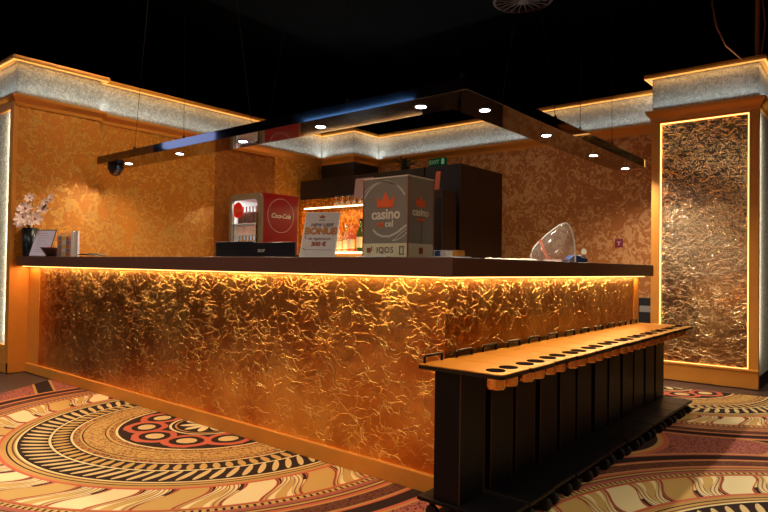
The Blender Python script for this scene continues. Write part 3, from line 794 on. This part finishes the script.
# poster
def leaning(name, label, cat, p0, yaw, lean, w, h, frame_mat, sheet_mat, bd):
    t = thing(name, label, cat, p0, math.radians(yaw))
    hd = bpy.data.objects.new('board', None)
    Lx = Matrix.Rotation(-math.radians(lean), 4, 'X')
    o = MB().box(0, w, 0, .004, 0, h).build('board', frame_mat, t); o.matrix_basis = Lx
    s = MB().box(bd, w-bd, -.001, 0, bd, h-bd).build('sheet', sheet_mat, t); s.matrix_basis = Lx
    k = MB().prism([(w*.4, 0), (w*.6, 0), (w*.55, h*.7), (w*.45, h*.7)], (0, .003), lambda u, v, q: Vector((u, .115+q-v*.0+0, v))).build('back_strut', frame_mat, t)
    k.matrix_basis = Matrix.Translation((0, -.0, 0)) @ Matrix.Rotation(math.radians(0), 4, 'X')
    k.scale = (1, 1, .75)
    return t, Lx
ps, Lx = leaning('poster_stand', 'pale printed bonus poster leaning on a stand left of the promotional box', 'poster', (-2.619, 2.40, ZW), 30, 25, .21, .297, 'print_white', 'paper', .006)
F = lambda x, z: Lx @ face_front(x, -.002, z)
text('heading', 'NEW USER', .028, 'ink', ps, F(.11, .20), shear=.2, bold=.0008)
text('headline_shadow', 'BONUS', .058, 'ink_red', ps, F(.107, .150), bold=.0035)
text('headline', 'BONUS', .058, 'ink_gold', ps, Lx @ face_front(.107, -.0032, .151))
text('script_line', 'za registraciju', .024, 'ink', ps, F(.105, .112), shear=.4)
text('amount', '300 €', .036, 'ink_red', ps, F(.105, .072), bold=.002)
text('footer', 'casino', .016, 'ink', ps, F(.105, .238)); MB().prism([(u*.03, v*.03) for u, v in crown], (-.002, -.001), lambda u, v, w: Lx @ Vector((.105+u, w, .256+v))).build('crown', 'ink_red', ps)
for k in range(14):
    x = random.choice((random.uniform(.015, .04), random.uniform(.17, .19))); z = random.uniform(.03, .26); s_ = random.uniform(.003, .006)
    MB().prism([(x-s_, z), (x, z-s_), (x+s_, z), (x, z+s_)], (-.0015, -.001), lambda u, v, w: Lx @ Vector((u, w, v))).build('confetti', 'ink_red', ps)
MB().box(.02, .19, -.0016, -.001, .046, .048).build('rule', 'ink', ps).matrix_basis = Lx
mn, Lx = leaning('menu_board', 'small framed menu leaning beside the black vase at the left end', 'menu', (-6.476, 2.385, ZW), 25, 20, .24, .285, 'black_metal', 'paper_lav', .010)
b = MB()
for k in range(9): b.box(.05, .19-.02*(k % 3), -.0016, -.001, .05+k*.024, .055+k*.024)
o = b.build('print_lines', plain('faint_print', hexc(150, 130, 160), .7), mn); o.matrix_basis = Lx

# vase with flowers
vs_ = thing('flower_vase', 'black vase of pale pink magnolia flowers at the left end of the worktop', 'vase', (-6.615, 2.45, ZW))
MB().lathe([(0, 0), (.058, 0), (.062, .01), (.078, .285), (.072, .285), (.055, .02), (0, .02)], n=24).build('vase', 'vase', vs_, smooth=True)
def flower(c, nrm, s, mat='petal'):
    q = Vector(nrm).normalized().to_track_quat('Z', 'Y').to_matrix(); b = MB(); c = Vector(c)
    for k in range(7):
        a = 2*PI*k/7; d = Vector((math.cos(a), math.sin(a), 0)); pr = Vector((-d.y, d.x, 0))
        P = [(0, 0, 0), (d*.35+pr*.20)*1, (d*.75+pr*.24), (d*1.05), (d*.75-pr*.24), (d*.35-pr*.20)]
        zz = [0, .12, .32, .30, .32, .12]
        vv = [b.bm.verts.new(c + q @ ((Vector(p) + Vector((0, 0, z_)))*s)) for p, z_ in zip(P, zz)]
        b.bm.faces.new(vv)
    o = b.build('flower', mat, vs_)
    MB().lathe([(0, 0), (s*.13, s*.05), (s*.11, s*.3), (0, s*.38)], c, 8, q.to_4x4()).build('flower_heart', 'petal_dark', o)
dv = Vector((.94, -.33, 0))  # roughly along the picture's width, seen from the room
def fv(a, z, b_=0): return Vector((0, 0, z)) + Vector((.77, .64, 0))*a + Vector((.64, -.77, 0))*b_
heads = [(-.02, .38, .08, .09), (.09, .37, .07, .085), (-.10, .42, .0, .07), (-.03, .47, .03, .08), (-.01, .585, 0, .055), (.12, .47, .0, .06), (.15, .545, 0, .045), (.20, .60, 0, .035), (.03, .34, .10, .06), (-.09, .34, .03, .06), (-.09, .49, 0, .05), (.19, .57, 0, .035)]
for (a, z, b_, s_) in heads:
    c = fv(a, z, b_)
    MB().tube([(0, 0, .2), fv(a*.3, .2+(z-.2)*.5, 0), c], .004, 6).build('stem', 'stem', vs_)
    flower(c, (.75+random.uniform(-.2, .2), -.65, .35+random.uniform(-.3, .3)), s_)

# bowl of sweets
t = thing('sweets_bowl', 'small dark bowl of wrapped sweets in front of the framed menu', 'bowl', (-6.02, 2.44, ZW))
MB().lathe([(0, 0), (.06, 0), (.10, .06), (.118, .085), (.112, .085), (.095, .06), (.055, .01), (0, .01)], n=24).build('bowl', 'bowl', t, smooth=True)
for k in range(16):
    a = random.uniform(0, 2*PI); r_ = random.uniform(0, .075)
    o = MB().lathe([(0, -.012), (.012, -.006), (.014, 0), (.012, .006), (0, .012)], n=8).build('sweet', random.choice(['sweet', 'red_bright', 'copper', 'sweet']))
    o.location = (-6.02+r_*math.cos(a), 2.44+r_*math.sin(a), ZW+.062+random.uniform(0, .02)+ (.08-r_)*.1); o.rotation_euler = (random.random(), random.random(), 0)
    tag(o, 'small wrapped sweet in the dark bowl', 'sweet', 'sweets in the dark bowl')
# leaflet holder
t = thing('leaflet_holder', 'clear holder with colourful packets and white leaflets right of the sweets bowl', 'holder', (-5.74, 2.44, ZW), math.radians(35))
MB().box(-.10, .02, 0, .003, 0, .20).box(-.10, .02, .05, .053, 0, .22).box(-.10, -.097, 0, .05, 0, .2).box(.017, .02, 0, .05, 0, .2).box(-.10, .02, 0, .053, 0, .004).build('tray', 'hood', t)
cols = [hexc(120, 60, 130), hexc(220, 190, 70), hexc(170, 60, 50), hexc(225, 225, 225)]
for r_ in range(5):
    for c_ in range(3):
        o = MB().box(-.094+c_*.036, -.062+c_*.036, .008, .035, .006+r_*.036, .038+r_*.036).build('packet', plain('packet_paper', cols[(r_*2+c_) % 4], .5))
        o.location = t.location; o.rotation_euler = t.rotation_euler
        tag(o, 'coloured packet in the clear leaflet holder, row %s from the bottom, %s' % (['one', 'two', 'three', 'four', 'five'][r_], ['left', 'middle', 'right'][c_]), 'packet', 'coloured packets in the clear holder')
for k in range(3):
    o = MB().box(.028+k*.022, .046+k*.022, .01, .04, 0, .235-.01*k+ (.02 if k == 2 else 0)).build('leaflet', ['white_plastic', 'petal', 'paper'][k])
    o.location = t.location; o.rotation_euler = (0, 0, math.radians(35))
    tag(o, 'upright narrow leaflet beside the packets, %s of three' % ['left', 'middle', 'right'][k], 'leaflet', 'upright leaflets')
# dark cloth
b = MB(); gx_, gy_ = 14, 6; vv = []
for j in range(gy_):
    for i in range(gx_):
        x = i/(gx_-1); y = j/(gy_-1)
        h = .012 + .022*math.sin(PI*min(1, x*1.6+.05))*math.sin(PI*(.2+.6*y)) * (1 if x < .6 else (1-x)/.4)
        vv.append(b.bm.verts.new((x*.42, y*.16, max(.002, h))))
for j in range(gy_-1):
    for i in range(gx_-1): b.bm.faces.new((vv[j*gx_+i], vv[j*gx_+i+1], vv[(j+1)*gx_+i+1], vv[(j+1)*gx_+i]))
bmesh.ops.solidify(b.bm, geom=b.bm.faces[:], thickness=.004)
o = b.build('folded_cloth', 'carcass', smooth=True); o.location = (-5.52, 2.42, ZW); tag(o, 'dark folded cloth lying right of the leaflets', 'cloth')

# two black point of sale displays seen from behind
t = thing('till_screen', 'low black till screen seen from behind, left of the two', 'screen', (-3.66, 2.72, ZW))
box('panel', 'plastic_black', t, -.225, .22, 0, .03, .005, .118, bevel=.006); box('base', 'plastic_black', t, -.1, .1, .03, .15, 0, .02)
box('vent', 'carcass', t, -.2, .2, -.002, 0, .06, .066)
t = thing('laptop', 'black laptop screen back with a grey maker mark, right of the till screen', 'laptop', (-3.22, 2.72, ZW))
box('lid', 'plastic_black', t, -.215, .21, 0, .012, .005, .106, bevel=.003); box('keyboard_base', 'plastic_black', t, -.215, .21, .012, .26, 0, .02)
text('maker_mark', 'acer', .045, 'print_light', t, face_front(-.13, -.001, .04))

# tray of cards behind the corner
t = thing('card_tray', 'small tray of white and blue cards on the worktop right of the promotional box', 'tray', (-1.84, 2.72, ZW))
box('tray', 'white_plastic', t, -.12, .10, 0, .12, 0, .012)
for k in range(5):
    o = MB().box(-.10+k*.038, -.068+k*.038, .01, .08, .012, .045-.004*(k % 2)).build('card_stack', ['white_plastic', 'blue', 'paper', 'white_plastic', 'ink_gold'][k])
    o.location = t.location; tag(o, 'short %s stack in the card tray, %s' % (['white', 'blue', 'grey', 'plain white', 'gold'][k], ['leftmost', 'second', 'middle', 'fourth', 'rightmost'][k]), 'cards', 'card stacks in the tray')
def crumple(name, label, loc, sx, sy, h, mat, seed):
    random.seed(seed); b = MB(); n1, n2 = 12, 6; vv = []
    for j in range(n2):
        for i in range(n1):
            e_ = min(i, n1-1-i, j, n2-1-j)
            vv.append(b.bm.verts.new((sx*i/(n1-1), sy*j/(n2-1), .002 + (random.random()*h if e_ > 0 else 0))))
    for j in range(n2-1):
        for i in range(n1-1): b.bm.faces.new((vv[j*n1+i], vv[j*n1+i+1], vv[(j+1)*n1+i+1], vv[(j+1)*n1+i]))
    o = b.build(name, mat); o.location = loc; o.rotation_euler = (0, 0, math.radians(60)); return tag(o, label, 'paper')
crumple('receipt_paper', 'crumpled pale receipt paper lying on the right arm of the worktop', (-1.72, 3.0, ZW), .34, .12, .012, 'label', 3)
crumple('paper_napkin', 'small crumpled white napkin right of the receipt paper', (-1.74, 3.38, ZW), .16, .1, .014, 'paper', 5)

# clear hood
h = thing('clear_hood', 'clear curved acrylic hood standing on the right arm of the worktop', 'hood', (-1.80, 4.02, ZW))
out = [(-.150, 0), (-.160, .045), (-.150, .085), (-.125, .12), (-.06, .185), (.0, .235), (.04, .262), (.075, .272), (.10, .262), (.12, .22), (.137, .15), (.145, .08), (.148, 0)]
U = Vector((.77, .64, 0)); V = Vector((.64, -.77, 0))
b = MB(); rows_ = []
ns = 9
for j in range(ns):
    tt = -1 + 2*j/(ns-1); sc_ = math.sqrt(max(0.0, 1-tt*tt*.92)); rows_.append([b.bm.verts.new(U*(x*sc_) + V*(tt*.13) + Vector((0, 0, z*sc_))) for x, z in out])
for A_, B_ in zip(rows_, rows_[1:]):
    for i in range(len(out)-1): b.bm.faces.new((A_[i], A_[i+1], B_[i+1], B_[i]))
b.build('shell', 'hood', h, smooth=True)
b = MB()
mid = rows_and = [U*x + Vector((0, 0, z)) for x, z in out]
MB().tube([Vector(p) + V*.02 for p in mid], .0045, 6).build('rim', 'print_light', h)
MB().tube([U*-.10 + V*.02 + Vector((0, 0, .155)), U*-.07+V*.02 + Vector((0, 0, .08)), U*-.04+V*.02 + Vector((0, 0, .02))], .010, 8).build('orange_strip', 'print_orange', h)
box('base', 'sweet', h, -.05, .08, -.05, .05, 0, .02)
t = thing('toy_car', 'small dark blue glossy object lying right of the clear hood', 'object', (-1.80, 4.42, ZW), math.radians(70))
MB().prism([(-.09, 0), (.09, 0), (.10, .03), (.06, .055), (-.05, .06), (-.10, .03)], (-.03, .03), lambda u, v, w: Vector((u, w, v))).build('body', 'blue', t, .008)
MB().prism([(.02, .04), (.08, .035), (.05, .058), (.02, .06)], (-.032, .032), lambda u, v, w: Vector((u, w, v))).build('pale_top', 'print_light', t)
t = thing('table_lamp', 'tiny glowing cream bulb on a thin stem right of the blue object', 'lamp', (-1.86, 4.72, ZW))
MB().lathe([(.03, 0), (.03, .008), (.004, .012), (.004, .075)], n=12).build('stem', 'black_metal', t)
MB().lathe([(0, .07), (.018, .078), (.022, .095), (.014, .115), (0, .12)], n=12).build('bulb', emit('bulb_glow', (1, .75, .45), .5), t, smooth=True)
# fire extinguisher-like box in the gap
t = thing('socket_box', 'small black box on the back wall seen in the gap beside the pillar', 'box', (-2.13, BY-.06, .66))
box('body', 'plastic_black', t, -.10, .12, 0, .06, -.22, .14, bevel=.005); box('cover', 'panel_grey', t, -.05, .08, -.004, 0, -.02, .05)

# ================================================================== LAMPS OF THE ROOM (ceiling downlights over the carpet, outside the view) AND ADDED LIGHTS
lamps = [(-6.2, .6), (-4.2, .2), (-2.4, -.3), (-.4, .4), (-5.2, -1.8), (-2.8, -2.4), (2.2, 3.4), (1.2, 5.6), (-7.6, -1.2), (-.4, -2.6), (1.6, .2)]
for i, (x, y) in enumerate(lamps):
    t = thing('ceiling_downlight', 'round warm downlight in the black ceiling over the carpet', 'ceiling light', (x, y, 4.4), 0, 'ceiling downlights over the carpet')
    MB().lathe([(.11, 0), (.11, -.02), (.085, -.025), (.085, 0)], n=24).build('rim', 'black_metal', t)
    MB().lathe([(0, -.012), (.085, -.012), (.085, -.008)], n=24).build('lens', 'lamp_disc', t)
    spot('room_spot_light', (x, y, 4.36), (x, y, 0), 335, (1.0, .87, .68), 110, .9, .22)

for (x, y) in ((-5.3, 3.2), (-3.6, 4.3)):  # unseen pair of lamps added to lighten the walls behind the bar
    t = thing('ceiling_downlight', 'added warm downlight out of view above the bar, brightening its walls', 'ceiling light', (x, y, 4.4), 0, 'added downlights above the bar')
    MB().lathe([(.11, 0), (.11, -.02), (.085, -.025), (.085, 0)], n=24).build('rim', 'black_metal', t)
    MB().lathe([(0, -.012), (.085, -.012), (.085, -.008)], n=24).build('lens', 'lamp_disc', t)
    spot('bar_fill_light', (x, y, 4.36), (x-.6, y+.6, 0), 290, (1.0, .78, .50), 125, .8, .25)
for i, (x, y, z) in enumerate(((-4.6, -5.0, 3.1), (-3.7, -5.2, 2.9), (-3.0, -4.9, 3.2), (-5.6, -5.1, 3.0))):  # globes added out of view as bright reflections for the pillar foil
    t = thing('added_globe', 'added glowing globe out of view, mirrored in the pillar foil', 'lamp', (x, y, z), 0, 'added globes for the foil reflections')
    MB().lathe([(0, -.19), (.1, -.16), (.17, -.09), (.19, 0), (.17, .09), (.1, .16), (.03, .19)], n=20).build('globe', emit('globe_glow', (1, .86, .66), 14), t, smooth=True)
    MB().tube([(0, 0, .18), (0, 0, 4.4-z)], .01, 6).build('cord', 'cab', t)
t = thing('added_blue_bar', 'added blue glowing bar out of view, mirrored in the black canopy', 'light', (-7.9, -2.6, 4.1))  # blue glow added out of view to be mirrored in the canopy face
box('housing', 'black_metal', t, -1.5, 1.4, -.05, .05, .02, .1); box('diffuser', emit('blue_bar_glow', (.16, .42, 1.0), 5), t, -1.45, 1.35, .02, .055, -.10, .02)
t = thing('added_blue_panel', 'added blue glowing panel out of view, mirrored in the black canopy', 'screen', (-10.95, -.9, 3.6))  # glowing panel added out of view for the canopy's left blue reflection
box('bezel', 'black_metal', t, -.05, 0, -.65, .65, -.3, .35); box('display', emit('blue_panel_glow', (.40, .50, 1.0), 3.2), t, 0, .01, -.6, .6, -.25, .3)
w = bpy.data.worlds.new('world'); sc.world = w; w.use_nodes = True
w.node_tree.nodes['Background'].inputs[0].default_value = (.9, .45, .18, 1)
w.node_tree.nodes['Background'].inputs[1].default_value = .01

vs = sc.view_settings
sc.display_settings.display_device = 'sRGB'
vs.view_transform = 'Standard'; vs.look = 'None'; vs.gamma = 1; vs.exposure = 0; vs.use_curve_mapping = False
sc.cycles.use_denoising = True
sc.cycles.max_bounces = 6; sc.cycles.transparent_max_bounces = 12
sc.cycles.sample_clamp_indirect = 6
